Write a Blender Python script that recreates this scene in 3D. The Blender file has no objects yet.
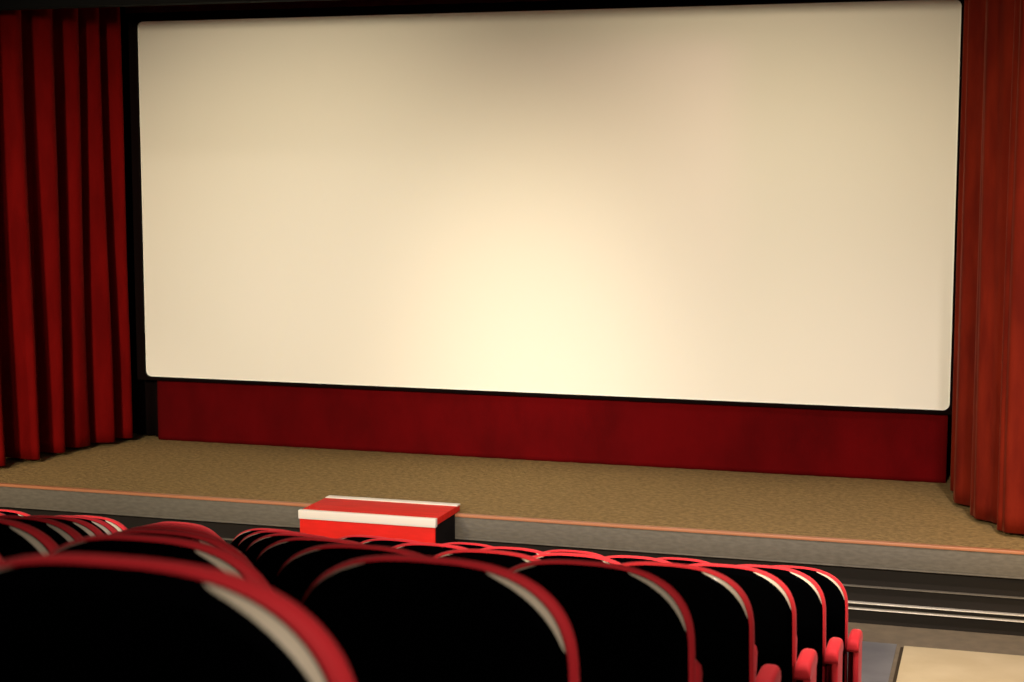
import bpy, bmesh, math, random
from math import sin, cos, pi, radians
random.seed(4)
C = bpy.context.scene.collection
EYE = 2.867                      # seated spectator's eye above the lowest floor
SEAT_X, ROW_Y, ROW_P, DROP, PITCH = -0.661, 1.587, 1.0212, 0.2498, 0.5453
STAGE_Z, STAGE_Y, BACK_Y = 0.534, 10.07, 12.07

# ---------------------------------------------------------------- materials
def mat(name, col, rough=.6, spec=.5, metal=0, sheen=0, sheen_tint=None, noise=None, bump=None, coat=0):
    m = bpy.data.materials.new(name); m.use_nodes = True
    nt = m.node_tree; b = nt.nodes['Principled BSDF']
    b.inputs['Base Color'].default_value = (*col, 1)
    b.inputs['Roughness'].default_value = rough
    b.inputs['Specular IOR Level'].default_value = spec
    b.inputs['Metallic'].default_value = metal
    b.inputs['Coat Weight'].default_value = coat
    if sheen:
        b.inputs['Sheen Weight'].default_value = sheen
        b.inputs['Sheen Roughness'].default_value = .35
        b.inputs['Sheen Tint'].default_value = (*(sheen_tint or col), 1)
    if noise or bump:
        tc = nt.nodes.new('ShaderNodeTexCoord')
    if noise:                                  # (scale, second colour, detail, stretch)
        sc, col2, det, st = noise
        mp = nt.nodes.new('ShaderNodeMapping'); mp.inputs['Scale'].default_value = st
        n = nt.nodes.new('ShaderNodeTexNoise'); n.inputs['Scale'].default_value = sc; n.inputs['Detail'].default_value = det
        r = nt.nodes.new('ShaderNodeValToRGB')
        r.color_ramp.elements[0].position = .35; r.color_ramp.elements[1].position = .65
        r.color_ramp.elements[0].color = (*col, 1); r.color_ramp.elements[1].color = (*col2, 1)
        nt.links.new(tc.outputs['Object'], mp.inputs[0]); nt.links.new(mp.outputs[0], n.inputs['Vector'])
        nt.links.new(n.outputs['Fac'], r.inputs[0]); nt.links.new(r.outputs[0], b.inputs['Base Color'])
    if bump:                                   # (scale, strength, distance, stretch)
        sc, stg, dist, st = bump
        mp = nt.nodes.new('ShaderNodeMapping'); mp.inputs['Scale'].default_value = st
        n = nt.nodes.new('ShaderNodeTexNoise'); n.inputs['Scale'].default_value = sc; n.inputs['Detail'].default_value = 4
        bp = nt.nodes.new('ShaderNodeBump'); bp.inputs['Strength'].default_value = stg; bp.inputs['Distance'].default_value = dist
        nt.links.new(tc.outputs['Object'], mp.inputs[0]); nt.links.new(mp.outputs[0], n.inputs['Vector'])
        nt.links.new(n.outputs['Fac'], bp.inputs['Height']); nt.links.new(bp.outputs[0], b.inputs['Normal'])
    return m

M = dict(
    seat_red=mat('red_upholstery', (.60, .022, .030), .75, .25, sheen=.25, sheen_tint=(1, .35, .35), bump=(300, .15, .002, (1, 1, 1))),
    recess_shade_red=mat('shaded_red_upholstery', (.16, .004, .008), .9, .1),  # seat red darkened to paint the shade under the arm pads
    shell=mat('black_shell', (.0006, .0006, .0008), .9, .0),
    trim_highlight=mat('cream_edge_highlight', (.62, .53, .40), .38, .5, coat=.2),  # highlight on the shell rim, put into a cream colour
    black_metal=mat('black_metal', (.01, .01, .01), .5, .3),
    velvet=mat('red_velvet', (.15, .002, .0016), .85, .05, sheen=.12, sheen_tint=(1, .15, .08),
               noise=(9, (.11, .0012, .001), 5, (1, 1, .25)), bump=(60, .25, .004, (1, 1, .4))),
    velvet_warm_lit=mat('warm_lit_red_velvet', (.17, .0125, .004), .8, .08, sheen=.13, sheen_tint=(1, .3, .15),  # red curtain velvet with warm light put into its colour
               noise=(9, (.11, .007, .0025), 5, (1, 1, .25)), bump=(60, .25, .004, (1, 1, .4))),
    velvet_flat=mat('flat_red_velvet', (.10, .001, .0018), .9, .05, noise=(3, (.07, .0008, .0014), 5, (1, 1, .6)), bump=(90, .2, .003, (1, 1, 1))),
    black_cloth=mat('black_masking_cloth', (.004, .0015, .0015), .95, .05),
    maroon=mat('dark_maroon_cloth', (.03, .002, .003), .95, .05),
    screen=mat('projection_fabric', (.84, .80, .72), .9, .1),
    bead=mat('screen_edge_bead', (.9, .86, .78), .6, .3),
    carpet=mat('tan_stage_carpet', (.30, .20, .082), .95, .1, noise=(26, (.20, .132, .054), 6, (1, 1, 1)), bump=(28, 1.0, .022, (1, 1.6, 1))),
    copper=mat('copper_edge_strip', (.38, .15, .07), .45, .5),
    fascia=mat('grey_fascia_board', (.125, .108, .086), .6, .35, noise=(60, (.095, .083, .065), 5, (.3, 1, 1)), bump=(120, .25, .003, (1, 1, 1))),
    recess=mat('dark_brown_recess', (.011, .008, .006), .7, .2),
    strip=mat('pale_metal_strip', (.60, .55, .48), .35, .5, metal=.3),
    step_red=mat('red_painted_board', (.66, .014, .009), .6, .12, noise=(20, (.56, .014, .008), 3, (.3, 2, 1))),
    step_white=mat('white_nosing_strip', (.72, .66, .60), .5, .3),
    step_black=mat('black_step_side', (.006, .005, .005), .9, .05),
    floor=mat('grey_brown_floor', (.19, .15, .10), .6, .35, noise=(12, (.15, .12, .082), 5, (1, 1, 1))),
    vinyl=mat('blue_grey_vinyl', (.21, .21, .215), .4, .5, noise=(6, (.175, .175, .18), 4, (1, 1, 1))),
    tier=mat('dark_tier_carpet', (.010, .007, .007), .95, .05),
    mat_top=mat('pale_beige_mat', (.64, .53, .33), .6, .3, noise=(4, (.58, .47, .28), 4, (1, 1, 1))),
    mat_edge=mat('brown_mat_edge', (.05, .035, .02), .8, .2),
    wall=mat('dark_wall_cloth', (.012, .006, .006), .95, .05),
    ceil=mat('black_ceiling', (.006, .006, .006), .95, .05),
)

# ---------------------------------------------------------------- helpers
def mesh_obj(name, bm, m, parent=None, smooth=True):
    bmesh.ops.recalc_face_normals(bm, faces=bm.faces)
    me = bpy.data.meshes.new(name); bm.to_mesh(me); bm.free()
    for x in (m if isinstance(m, (list, tuple)) else [m]): me.materials.append(x)
    if smooth:
        me.shade_smooth()
        try: me.set_sharp_from_angle(angle=radians(38))
        except Exception: pass
    o = bpy.data.objects.new(name, me); C.objects.link(o)
    if parent: o.parent = parent
    return o
def box(bm, x0, x1, y0, y1, z0, z1, bev=0, mi=0):
    r = bmesh.ops.create_cube(bm, size=1)
    for v in r['verts']:
        v.co.x = (x0+x1)/2 + v.co.x*(x1-x0); v.co.y = (y0+y1)/2 + v.co.y*(y1-y0); v.co.z = (z0+z1)/2 + v.co.z*(z1-z0)
    fs = list({f for v in r['verts'] for f in v.link_faces})
    for f in fs: f.material_index = mi
    if bev:
        bmesh.ops.bevel(bm, geom=list({e for v in r['verts'] for e in v.link_edges}), offset=bev, segments=3, affect='EDGES', profile=.5)
def boxo(name, dims, m, parent=None, bev=0):
    bm = bmesh.new(); box(bm, *dims, bev=bev); return mesh_obj(name, bm, m, parent)
def cyl(bm, x, y, z0, z1, r0, r1=None, n=20):
    r = bmesh.ops.create_cone(bm, cap_ends=True, segments=n, radius1=r0, radius2=r0 if r1 is None else r1, depth=z1-z0)
    bmesh.ops.translate(bm, verts=r['verts'], vec=(x, y, (z0+z1)/2))
def thing(name, label, cat, loc=(0, 0, 0), group=None):
    o = bpy.data.objects.new(name, None); o.empty_display_size = .1; C.objects.link(o)
    o.location = loc; tag(o, label, cat, group); return o
def tag(o, label, cat, group=None):
    o['label'] = label; o['category'] = cat
    if group: o['group'] = group
def struct(o): o['kind'] = 'structure'; return o
def loft(bm, rings, closed=True, cap=True):
    vs = [[bm.verts.new(p) for p in r] for r in rings]
    n = len(rings[0])
    for a, b in zip(vs, vs[1:]):
        for i in range(n if closed else n-1):
            j = (i+1) % n
            bm.faces.new((a[i], a[j], b[j], b[i]))
    if cap:
        bm.faces.new(vs[0]); bm.faces.new(list(reversed(vs[-1])))
    return vs

# ---------------------------------------------------------------- the room
FX0, FX1 = -9.2, 2.6
TIER_Z = [DROP*i for i in range(10)]; TIER_Z[6] += .022
edges = []
for k in range(6, -4, -1):                      # tiers climb towards the camera
    yb = ROW_Y + ROW_P*k - .42                 # riser behind row k
    edges.append((yb, TIER_Z[6-k], TIER_Z[6-k]+DROP if k < -2 else TIER_Z[7-k] if 7-k < 10 else DROP*(7-k)))
pts = [(14.5, 0.0)]
for yb, z, zz in edges:
    pts += [(yb, z), (yb, zz)]
pts = pts[:-1] + [(edges[-1][0], -.3), (14.5, -.3)]
bm = bmesh.new()
a = [bm.verts.new((FX0, y, z)) for y, z in pts]; b = [bm.verts.new((FX1, y, z)) for y, z in pts]
n = len(pts)
for i in range(n):
    f = bm.faces.new((a[i], a[(i+1) % n], b[(i+1) % n], b[i])); f.material_index = 0 if i == 0 else 1
bm.faces.new(a); bm.faces.new(list(reversed(b)))
struct(mesh_obj('floor', bm, [M['floor'], M['tier']], smooth=False))
bm = bmesh.new(); box(bm, FX0-.2, FX0, -3, 14.7, -.3, 6.2); struct(mesh_obj('wall_left', bm, M['wall'], smooth=False))
bm = bmesh.new(); box(bm, FX1, FX1+.2, -3, 14.7, -.3, 6.2); struct(mesh_obj('wall_right', bm, M['wall'], smooth=False))
bm = bmesh.new(); box(bm, FX0, FX1, 14.5, 14.7, -.3, 6.2); struct(mesh_obj('wall_back', bm, M['wall'], smooth=False))
bm = bmesh.new(); box(bm, FX0-.2, FX1+.2, -3, 14.7, 6.2, 6.4); struct(mesh_obj('ceiling', bm, M['ceil'], smooth=False))
# black header across the stage opening
bm = bmesh.new(); box(bm, FX0, FX1, 10.42, 10.55, 3.965, 6.2); struct(mesh_obj('trim_highlight_1', bm, M['ceil'], smooth=False))
# blue-grey vinyl strip let into the floor between the seats and the pale mat
bm = bmesh.new(); box(bm, -1.6, -.56, 8.5, 9.72, 0.0005, .004, bev=.001); struct(mesh_obj('trim_highlight_2', bm, M['vinyl']))

# ---------------------------------------------------------------- stage
st = thing('stage', 'low stage with tan carpet, grey front board and orange edge strip, below the screen', 'stage', (-3.3, STAGE_Y, 0))
def sb(name, y0, y1, z0, z1, m, bev=0, x0=FX0+.01, x1=FX1-.01):
    return boxo(name, (x0+3.3, x1+3.3, y0-STAGE_Y, y1-STAGE_Y, z0, z1), m, st, bev)
bm = bmesh.new(); box(bm, FX0+3.31, FX1+3.29, .02, 14.4-STAGE_Y, .46, STAGE_Z)
mesh_obj('stage_carpet', bm, M['carpet'], st)
sb('edge_strip', STAGE_Y-.008, STAGE_Y+.035, .516, STAGE_Z+.002, M['copper'], .004)
sb('front_board', STAGE_Y, STAGE_Y+.03, .375, .515, M['fascia'], .003)
sb('board_lip', STAGE_Y-.006, STAGE_Y+.02, .366, .376, M['fascia'], .002)['label'] = 'lighter grey lip'
sb('recess_panel', STAGE_Y+.05, STAGE_Y+.08, .0, .46, M['recess'])
sb('ledge', STAGE_Y+.02, STAGE_Y+.06, .236, .243, M['fascia'], .002)
sb('metal_strip', STAGE_Y+.012, STAGE_Y+.052, .132, .139, M['strip'], .002)
sb('metal_strip', STAGE_Y+.006, STAGE_Y+.052, .096, .102, M['strip'], .002)
bm = bmesh.new()
for i in range(7): box(bm, FX0+3.5+i*1.9, FX0+3.6+i*1.9, .1, 4.2, 0, .46)
mesh_obj('joist', bm, M['recess'], st)['kind'] = 'stuff'

# ---------------------------------------------------------------- portable step
sx0, sx1, sy0 = -4.405, -3.455, 9.66
s = thing('stage_step', 'red wooden step unit with white edge strips against the stage front', 'step', ((sx0+sx1)/2, 9.9, 0))
def stp(name, x0, x1, y0, y1, z0, z1, m, bev=.003):
    return boxo(name, (x0-(sx0+sx1)/2, x1-(sx0+sx1)/2, y0-9.9, y1-9.9, z0, z1), m, s, bev)
stp('tread', sx0, sx1, sy0+.004, 10.15, STAGE_Z+.006, .584, M['step_red'])
stp('nosing', sx0-.004, sx1+.004, sy0-.008, sy0+.03, .530, .589, M['step_white'], .005)
stp('nosing', sx0+.002, sx1+.002, 10.085, 10.155, .578, .589, M['step_white'], .003)
stp('front_panel', sx0+.004, sx1-.004, sy0, sy0+.02, .0, .530, M['step_red'])
stp('side_panel', sx0+.004, sx0+.022, sy0+.021, STAGE_Y-.012, .0, .539, M['step_black'])['label'] = 'black side panel'
stp('side_panel', sx1-.022, sx1-.004, sy0+.021, STAGE_Y-.012, .0, .539, M['step_black'])['label'] = 'black side panel'

# ---------------------------------------------------------------- pale mat on the floor
mt = thing('floor_mat', 'pale beige flat mat on the floor in front of the stage at right', 'mat', (.4, 9.0, 0))
boxo('mat_surface', (-.915, 1.2, -.9, .645, .006, .020), M['mat_top'], mt, .003)
boxo('mat_border', (-.935, 1.22, -.92, .655, 0.0006, .008), M['mat_edge'], mt, .002)

# ---------------------------------------------------------------- screen
SX0, SX1, SZ0, SZ1 = -6.868, -.369, 1.077, 3.998
SY = 12.05
sc = thing('cinema_screen', 'large blank cream cinema screen with black border between red curtains', 'screen', ((SX0+SX1)/2, SY, SZ0))
cx = (SX0+SX1)/2
def rrect(x0, x1, z0, z1, r, y, n=6):
    P = []
    for (px, pz, a0) in ((x1-r, z1-r, 0), (x0+r, z1-r, 90), (x0+r, z0+r, 180), (x1-r, z0+r, 270)):
        for i in range(n+1):
            t = radians(a0+90*i/n); P.append((px+r*cos(t), y, pz+r*sin(t)))
    return P
def ring_box(bm, o, i, y0, y1):                 # frame between outer and inner rounded rectangles
    loft(bm, [rrect(*o, y1), rrect(*o, y0), rrect(*i, y0), rrect(*i, y1), rrect(*o, y1)], cap=False)
    bmesh.ops.remove_doubles(bm, verts=bm.verts, dist=1e-5)
L = (SX0-cx, SX1-cx, 0, SZ1-SZ0, .05)
bm = bmesh.new()
loft(bm, [rrect(*L, .03), rrect(*L, 0)])
mesh_obj('screen_surface', bm, M['screen'], sc)
bm = bmesh.new()
ring_box(bm, L, (L[0]+.012, L[1]-.012, .012, L[3]-.012, .042), -.004, .0)
mesh_obj('edge_bead', bm, M['bead'], sc)['label'] = 'brighter thin edge bead'
bm = bmesh.new()
ring_box(bm, (L[0]-.07, L[1]+.022, -.026, L[3]+.05, .01), (L[0]-.001, L[1]+.001, -.001, L[3]+.001, .05), -.03, .03)
mesh_obj('black_border', bm, M['black_cloth'], sc)

# flat red velvet below the screen
bm = bmesh.new()
NX, NZ = 160, 14
def wav(x, z): return .006*sin(x*9+sin(x*2.3)*2)*(.3+z) + .004*sin(x*31+z*3)
x0, x1, z0, z1 = SX0+.075, SX1-.012, STAGE_Z+.003, SZ0-.020
front = [[bm.verts.new((x0+(x1-x0)*i/NX, 12.088+wav(x0+(x1-x0)*i/NX, j/NZ), z0+(z1-z0)*j/NZ)) for i in range(NX+1)] for j in range(NZ+1)]
for j in range(NZ):
    for i in range(NX): bm.faces.new((front[j][i], front[j][i+1], front[j+1][i+1], front[j+1][i]))
o = mesh_obj('velvet_skirt', bm, M['velvet_flat'])
md = o.modifiers.new('thick', 'SOLIDIFY'); md.thickness = .02; md.offset = 1
tag(o, 'flat dark red velvet cloth stretched below the screen', 'cloth')

# ---------------------------------------------------------------- curtains
def smooth_path(P, n):
    out = []
    m = len(P)-1
    for q in range(n+1):
        t = q/n*m; i = min(int(t), m-1); u = t-i
        p0, p1, p2, p3 = P[max(i-1, 0)], P[i], P[i+1], P[min(i+2, m)]
        out.append(tuple(.5*((2*p1[k])+(-p0[k]+p2[k])*u+(2*p0[k]-5*p1[k]+4*p2[k]-p3[k])*u*u+(-p0[k]+3*p1[k]-3*p2[k]+p3[k])*u**3) for k in (0, 1)))
    return out
def curtain(name, P, z0, z1, fold, m, n=420, nz=46, thick=.012, label='', cat='curtain'):
    path = smooth_path(P, n); s_ = [0]
    for a, b in zip(path, path[1:]): s_.append(s_[-1]+math.dist(a, b))
    bm = bmesh.new(); rows = []
    for j in range(nz+1):
        h = j/nz; z = z0+(z1-z0)*h; row = []
        for i, (x, y) in enumerate(path):
            a, b = path[max(i-1, 0)], path[min(i+1, n)]
            tx, ty = b[0]-a[0], b[1]-a[1]; l = math.hypot(tx, ty); tx /= l; ty /= l
            d, sh = fold(s_[i], h, s_[-1])
            row.append(bm.verts.new((x-ty*d+tx*sh, y+tx*d+ty*sh, z)))
        rows.append(row)
    for j in range(nz):
        for i in range(n): bm.faces.new((rows[j][i], rows[j][i+1], rows[j+1][i+1], rows[j+1][i]))
    o = mesh_obj(name, bm, m)
    md = o.modifiers.new('thick', 'SOLIDIFY'); md.thickness = thick; md.offset = 0
    tag(o, label, cat); return o
def phase_from(knots):                          # cumulative fold phase through given crest positions
    def f(s):
        if s <= knots[0]: return (s-knots[0])/(knots[1]-knots[0])
        for i in range(len(knots)-1):
            if s <= knots[i+1]: return i+(s-knots[i])/(knots[i+1]-knots[i])
        return len(knots)-1+(s-knots[-1])/(knots[-1]-knots[-2])
    return f
# left: path starts at the back by the screen and runs towards the auditorium
phL = phase_from([.12, .34, .58, .86, 1.16, 1.50, 1.86, 2.2])
def foldL(s, h, T):
    p = phL(s + .012*sin(h*5+s*7))
    amp = .098+.022*sin(s*5+1)
    w = cos(2*pi*p)
    w = w + .22*cos(4*pi*p)
    sub = (.30*cos(4*pi*p+1.3+s*3)+.24*sin(39*s+2*h))*(1-h)**1.1 + .12*sin(45*s+2*h+sin(7*s))
    return amp*(w+sub)*(.85+.25*(1-h)), .03*sin(2*pi*p+.6)
curtain('stage_curtain', [(-7.06, 12.06), (-7.13, 11.72), (-7.24, 11.15), (-7.40, 10.67), (-7.55, 10.15)], STAGE_Z+.035, 5.2, foldL, M['velvet'],
        label='dark red velvet curtain in deep folds at the left of the screen')
phR = phase_from([-.02, .33, .78, 1.26, 1.62, 2.0, 2.4])
def foldR(s, h, T):
    p = phR(s + .012*sin(h*4+s*5))
    c = abs(sin(pi*p))                       # full rounded bulges with tight creases between
    w = (c**.75)*2-1
    sub = .17*cos(6*pi*p+2*h)*(1-.4*h) + .07*sin(37*s+3*h)
    return -(.078+.02*sin(s*3+1))*(w+sub)*min(1, .3+1.2*s), .02*sin(2*pi*p)
curtain('stage_curtain', [(-.31, 11.88), (-.25, 11.55), (-.17, 11.1), (-.01, 10.64), (.22, 10.36), (.62, 10.25), (1.1, 10.22)], STAGE_Z+.03, 5.6, foldR, M['velvet_warm_lit'],
        label='velvet curtain coloured orange-red for warm light, in rounded folds at the right of the screen')
# black masking curtain in the corner behind the left curtain
curtain('masking_curtain', [(-6.74, 12.16), (-6.95, 12.22), (-7.35, 12.3), (-8.6, 12.35)], STAGE_Z+.012, 5.2,
        lambda s, h, T: (.022*cos(2*pi*s/.11), 0), M['black_cloth'], n=200, nz=12, label='narrow black masking curtain between left red curtain and screen')
# maroon valance above the screen
curtain('valance', [(-6.93, 11.95), (-4, 11.95), (-.28, 11.95)], 4.060, 5.2,
        lambda s, h, T: (.02*cos(2*pi*s/.35), 0), M['maroon'], n=500, nz=8, label='dark maroon valance hanging above the top of the screen', cat='valance')

# ---------------------------------------------------------------- seats
HW, TOP, BOT, ARCH, NSE = .258, .942, .30, .20, 2.75
def outline(inset, N=44):
    ia, inset = inset if isinstance(inset, tuple) else (inset, inset)
    a = HW-ia; b = ARCH-inset; zc = TOP-ARCH; P = []
    for i in range(N+1):
        t = -pi/2+pi*i/N
        P.append((a*math.copysign(abs(sin(t))**(2/NSE), sin(t)), zc+b*abs(cos(t))**(2/NSE)))
    zb = BOT+inset
    for i in range(1, 6):
        P.append((a, zc+(zb+.05-zc)*i/5))
    for i in range(1, 5):
        t = pi/2*i/4; P.append((a-.05+.05*cos(t), zb+.05-.05*sin(t)))
    for i in range(0, 5):
        t = pi/2*i/4; P.append((-a+.05-.05*sin(t), zb+.05-.05*cos(t)))
    for i in range(4, 0, -1):
        P.append((-a, zc+(zb+.05-zc)*i/5))
    return P
LEAN = math.tan(radians(7))
def place(x, y, z): return (x, y+(TOP-z)*LEAN, z)
def slab(layers, name, m, parent):
    bm = bmesh.new()
    loft(bm, [[place(x, y, z) for x, z in outline(i)] for y, i in layers])
    return mesh_obj(name, bm, m, parent)
def crescent(side, parent):  # cream strip tapered to the shape of the rim highlight
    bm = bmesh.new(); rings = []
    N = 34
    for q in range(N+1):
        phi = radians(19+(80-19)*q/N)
        w = max(sin(pi*q/N), 0)**.65*(1 if side > 0 else .42)  # left strip narrower, where the highlight is weaker
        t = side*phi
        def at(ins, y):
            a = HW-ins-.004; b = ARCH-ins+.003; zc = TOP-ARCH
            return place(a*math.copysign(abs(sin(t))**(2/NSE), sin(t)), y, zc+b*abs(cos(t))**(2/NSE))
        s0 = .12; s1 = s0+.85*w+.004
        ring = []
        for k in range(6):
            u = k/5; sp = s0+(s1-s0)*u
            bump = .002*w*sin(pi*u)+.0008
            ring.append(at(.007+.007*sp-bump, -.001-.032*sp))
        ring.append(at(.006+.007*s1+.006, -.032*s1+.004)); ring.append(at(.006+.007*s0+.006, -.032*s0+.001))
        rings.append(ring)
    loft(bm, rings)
    return mesh_obj('edge_highlight', bm, M['trim_highlight'], parent)
def make_seat(end):
    t = thing('cinema_chair', '', 'chair')
    slab([(.002, .014), (.004, .008), (.010, .002), (.018, 0), (.030, .0003), (.042, .004), (.051, .012), (.058, .03), (.060, .06)], 'backrest', M['seat_red'], t)
    slab([(.0015, (.011, .004)), (-.001, (.011, .004)), (-.045, (.018, .011)), (-.050, (.022, .015)), (-.052, (.03, .023)), (-.052, .10)], 'back_shell', M['shell'], t)
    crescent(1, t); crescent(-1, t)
    # tipped-up seat pad
    bm = bmesh.new(); box(bm, -.235, .235, -.05, .05, -.18, .17, bev=.035)
    bmesh.ops.rotate(bm, verts=bm.verts, cent=(0, 0, 0), matrix=__import__('mathutils').Matrix.Rotation(radians(-14), 3, 'X'))
    bmesh.ops.translate(bm, verts=bm.verts, vec=(0, .235, .49))
    mesh_obj('seat', bm, M['seat_red'], t)
    bm = bmesh.new()
    box(bm, -.02, .02, .14, .19, .02, .33, bev=.005); box(bm, -.07, .07, .06, .27, 0, .02, bev=.004); box(bm, -.2, .2, .15, .18, .30, .34, bev=.005)
    mesh_obj('pedestal', bm, M['black_metal'], t)
    if end:
        # upholstered end standard: arm pad with round rear shoulder, outer panel below
        bm = bmesh.new()
        X0, X1 = .2585, .316
        def prof_ring(y, z0, z1, r):
            P = [(X0+.004, z0), (X1-.004, z0), (X1, z0+.004)]
            for i in range(6): a_ = pi/2*i/5; P.append((X1-r+r*cos(a_), z1-r+r*sin(a_)))
            for i in range(6): a_ = pi/2+pi/2*i/5; P.append((X0+r+r*cos(a_), z1-r+r*sin(a_)))
            P.append((X0, z0+.004))
            return [(x, y, z) for x, z in P]
        rings = []
        for y, drop, g in ((.000, .030, .014), (.005, .016, .006), (.016, .006, .001), (.035, 0, 0), (.18, 0, 0), (.205, .005, .001), (.22, .016, .005), (.226, .028, .012)):
            rings.append(prof_ring(y, .545+g, .612-drop, .020))
        loft(bm, rings); mesh_obj('armrest', bm, M['seat_red'], t)
        boxo('side_panel', (.289, .3150, .006, .215, .0, .560), M['seat_red'], t, .008)
        boxo('inner_shade_panel', (.262, .290, .05, .22, .0, .550), M['recess_shade_red'], t, .006)['label'] = 'inner panel coloured dark red as recess shade'  # dark filler standing in for the shaded recess
    else:
        boxo('armrest', (.2605, .2845, .05, .36, .50, .545), M['seat_red'], t, .016)
        boxo('side_panel', (.264, .281, .07, .34, .0, .50), M['recess_shade_red'], t, .006)
    return t
proto_end, proto_mid = make_seat(True), make_seat(False)
protos = {id(proto_end): False, id(proto_mid): False}
ORD = ['', 'second', 'third', 'fourth', 'fifth', 'sixth', 'seventh', 'eighth', 'ninth', 'tenth', 'eleventh', 'twelfth']
ROWN = ['nearest row', 'second nearest row', 'third nearest row', 'middle row', 'third row from stage', 'row behind the front row', 'front row by the stage']
def put(src, loc, label):
    if not protos[id(src)]:
        protos[id(src)] = True; r = src
    else:
        r = src.copy(); C.objects.link(r)
        for ch in src.children:
            c = ch.copy(); C.objects.link(c); c.parent = r
    r.location = loc; r['label'] = label; r['category'] = 'chair'; r['group'] = 'red and black cinema chairs'
    return r
COUNT = [1, 3, 4, 6, 7, 8, 10]
for k in range(7):
    for j in range(COUNT[k]):
        X = SEAT_X-.272-j*PITCH
        if j == 0:
            lb = {0: 'large red cinema chair with black back, nearest the camera at lower left'}.get(k, 'red cinema chair with black back, aisle end of the %s' % ROWN[k])
        else:
            lb = 'red black-backed cinema chair, %s from right in the %s' % (ORD[j], ROWN[k])
        put(proto_end if j == 0 else proto_mid, (X+(.070, 0, .012, 0, 0, 0, 0)[k], ROW_Y+ROW_P*k-(.16 if k == 0 else .05), TIER_Z[6-k]), lb)

# ---------------------------------------------------------------- lights
def aim(o, tgt):
    from mathutils import Vector
    o.rotation_euler = (Vector(tgt)-o.location).to_track_quat('-Z', 'Y').to_euler()
def spot(name, loc, tgt, e, col, ang, blend=1, rad=.15):
    l = bpy.data.lights.new(name, 'SPOT'); l.energy = e; l.color = col; l.spot_size = radians(ang); l.spot_blend = blend; l.shadow_soft_size = rad
    o = bpy.data.objects.new(name, l); C.objects.link(o); o.location = loc; aim(o, tgt); return o
def area(name, loc, tgt, e, col, sx, sy, spread=180):
    l = bpy.data.lights.new(name, 'AREA'); l.shape = 'RECTANGLE'; l.size = sx; l.size_y = sy; l.energy = e; l.color = col; l.spread = radians(spread)
    o = bpy.data.objects.new(name, l); C.objects.link(o); o.location = loc; aim(o, tgt); return o
for lx, tx, le in ((-5.5, -5.8, 3250), (-3.4, -3.6, 1150), (-1.1, -1.25, 3250)):
    spot('screen_wash_fill', (lx, .8, 3.95), (tx, 12, 2.3 if le < 2000 else 1.1), le, (1, .855, .595), 38.5, .85, .35)  # added unseen spots, shaping the screen's fade towards the top
for lx, tx in ((-4.3, -4.7), (-1.5, -1.7)):
    spot('screen_centre_fill', (lx, 2.0, 3.95), (tx, 12, .35), 430, (.50, .66, 1), 36, 1, .3)  # added cool spots that whiten the lower screen
spot('ceiling_lamp', (-6.2, 7.2, 6.0), (-6.2, 9.4, 0), 350, (1, .86, .70), 90, 1, .15)
spot('ceiling_lamp', (.6, 6.6, 6.0), (-.4, 7.9, 0), 1700, (1, .84, .76), 90, 1, .15)
spot('chair_back_fill', (2.2, .2, 4.6), (-1.6, 3.6, 1.6), 420, (1, .88, .76), 80, 1, .12)  # added spot from behind, brightens the cream edges and near chairs
spot('curtain_graze_light', (-8.2, 5.5, 3.3), (-7.5, 10.9, .3), 360, (1, .78, .6), 32, 1, .1)  # added spot, grazes the left curtain so fold gaps stay dark
spot('curtain_graze_light', (2.0, 6.4, 3.0), (.85, 10.4, .8), 480, (1, .66, .26), 34, 1, .1)
spot('pink_lamp', (1.3, 9.4, 4.1), (.28, 10.4, 3.85), 90, (1, .42, .62), 50, 1, .08)

w = bpy.data.worlds.new('room'); bpy.context.scene.world = w; w.use_nodes = True
w.node_tree.nodes['Background'].inputs[0].default_value = (.02, .015, .015, 1)
w.node_tree.nodes['Background'].inputs[1].default_value = .1

# ---------------------------------------------------------------- camera
cam = bpy.data.cameras.new('camera'); co = bpy.data.objects.new('camera', cam); C.objects.link(co)
co.location = (0, 0, EYE); co.rotation_mode = 'XYZ'
co.rotation_euler = (pi/2-.1100, 0, .2956)
cam.sensor_width = 36; cam.lens = 1629.7/1024*36
cam.dof.use_dof = True; cam.dof.focus_distance = 10.5; cam.dof.aperture_fstop = 5.0
cam.clip_start = .05
bpy.context.scene.camera = co
vs = bpy.context.scene.view_settings
vs.view_transform = 'Standard'; vs.look = 'None'; vs.gamma = 1; vs.exposure = 0; vs.use_curve_mapping = False
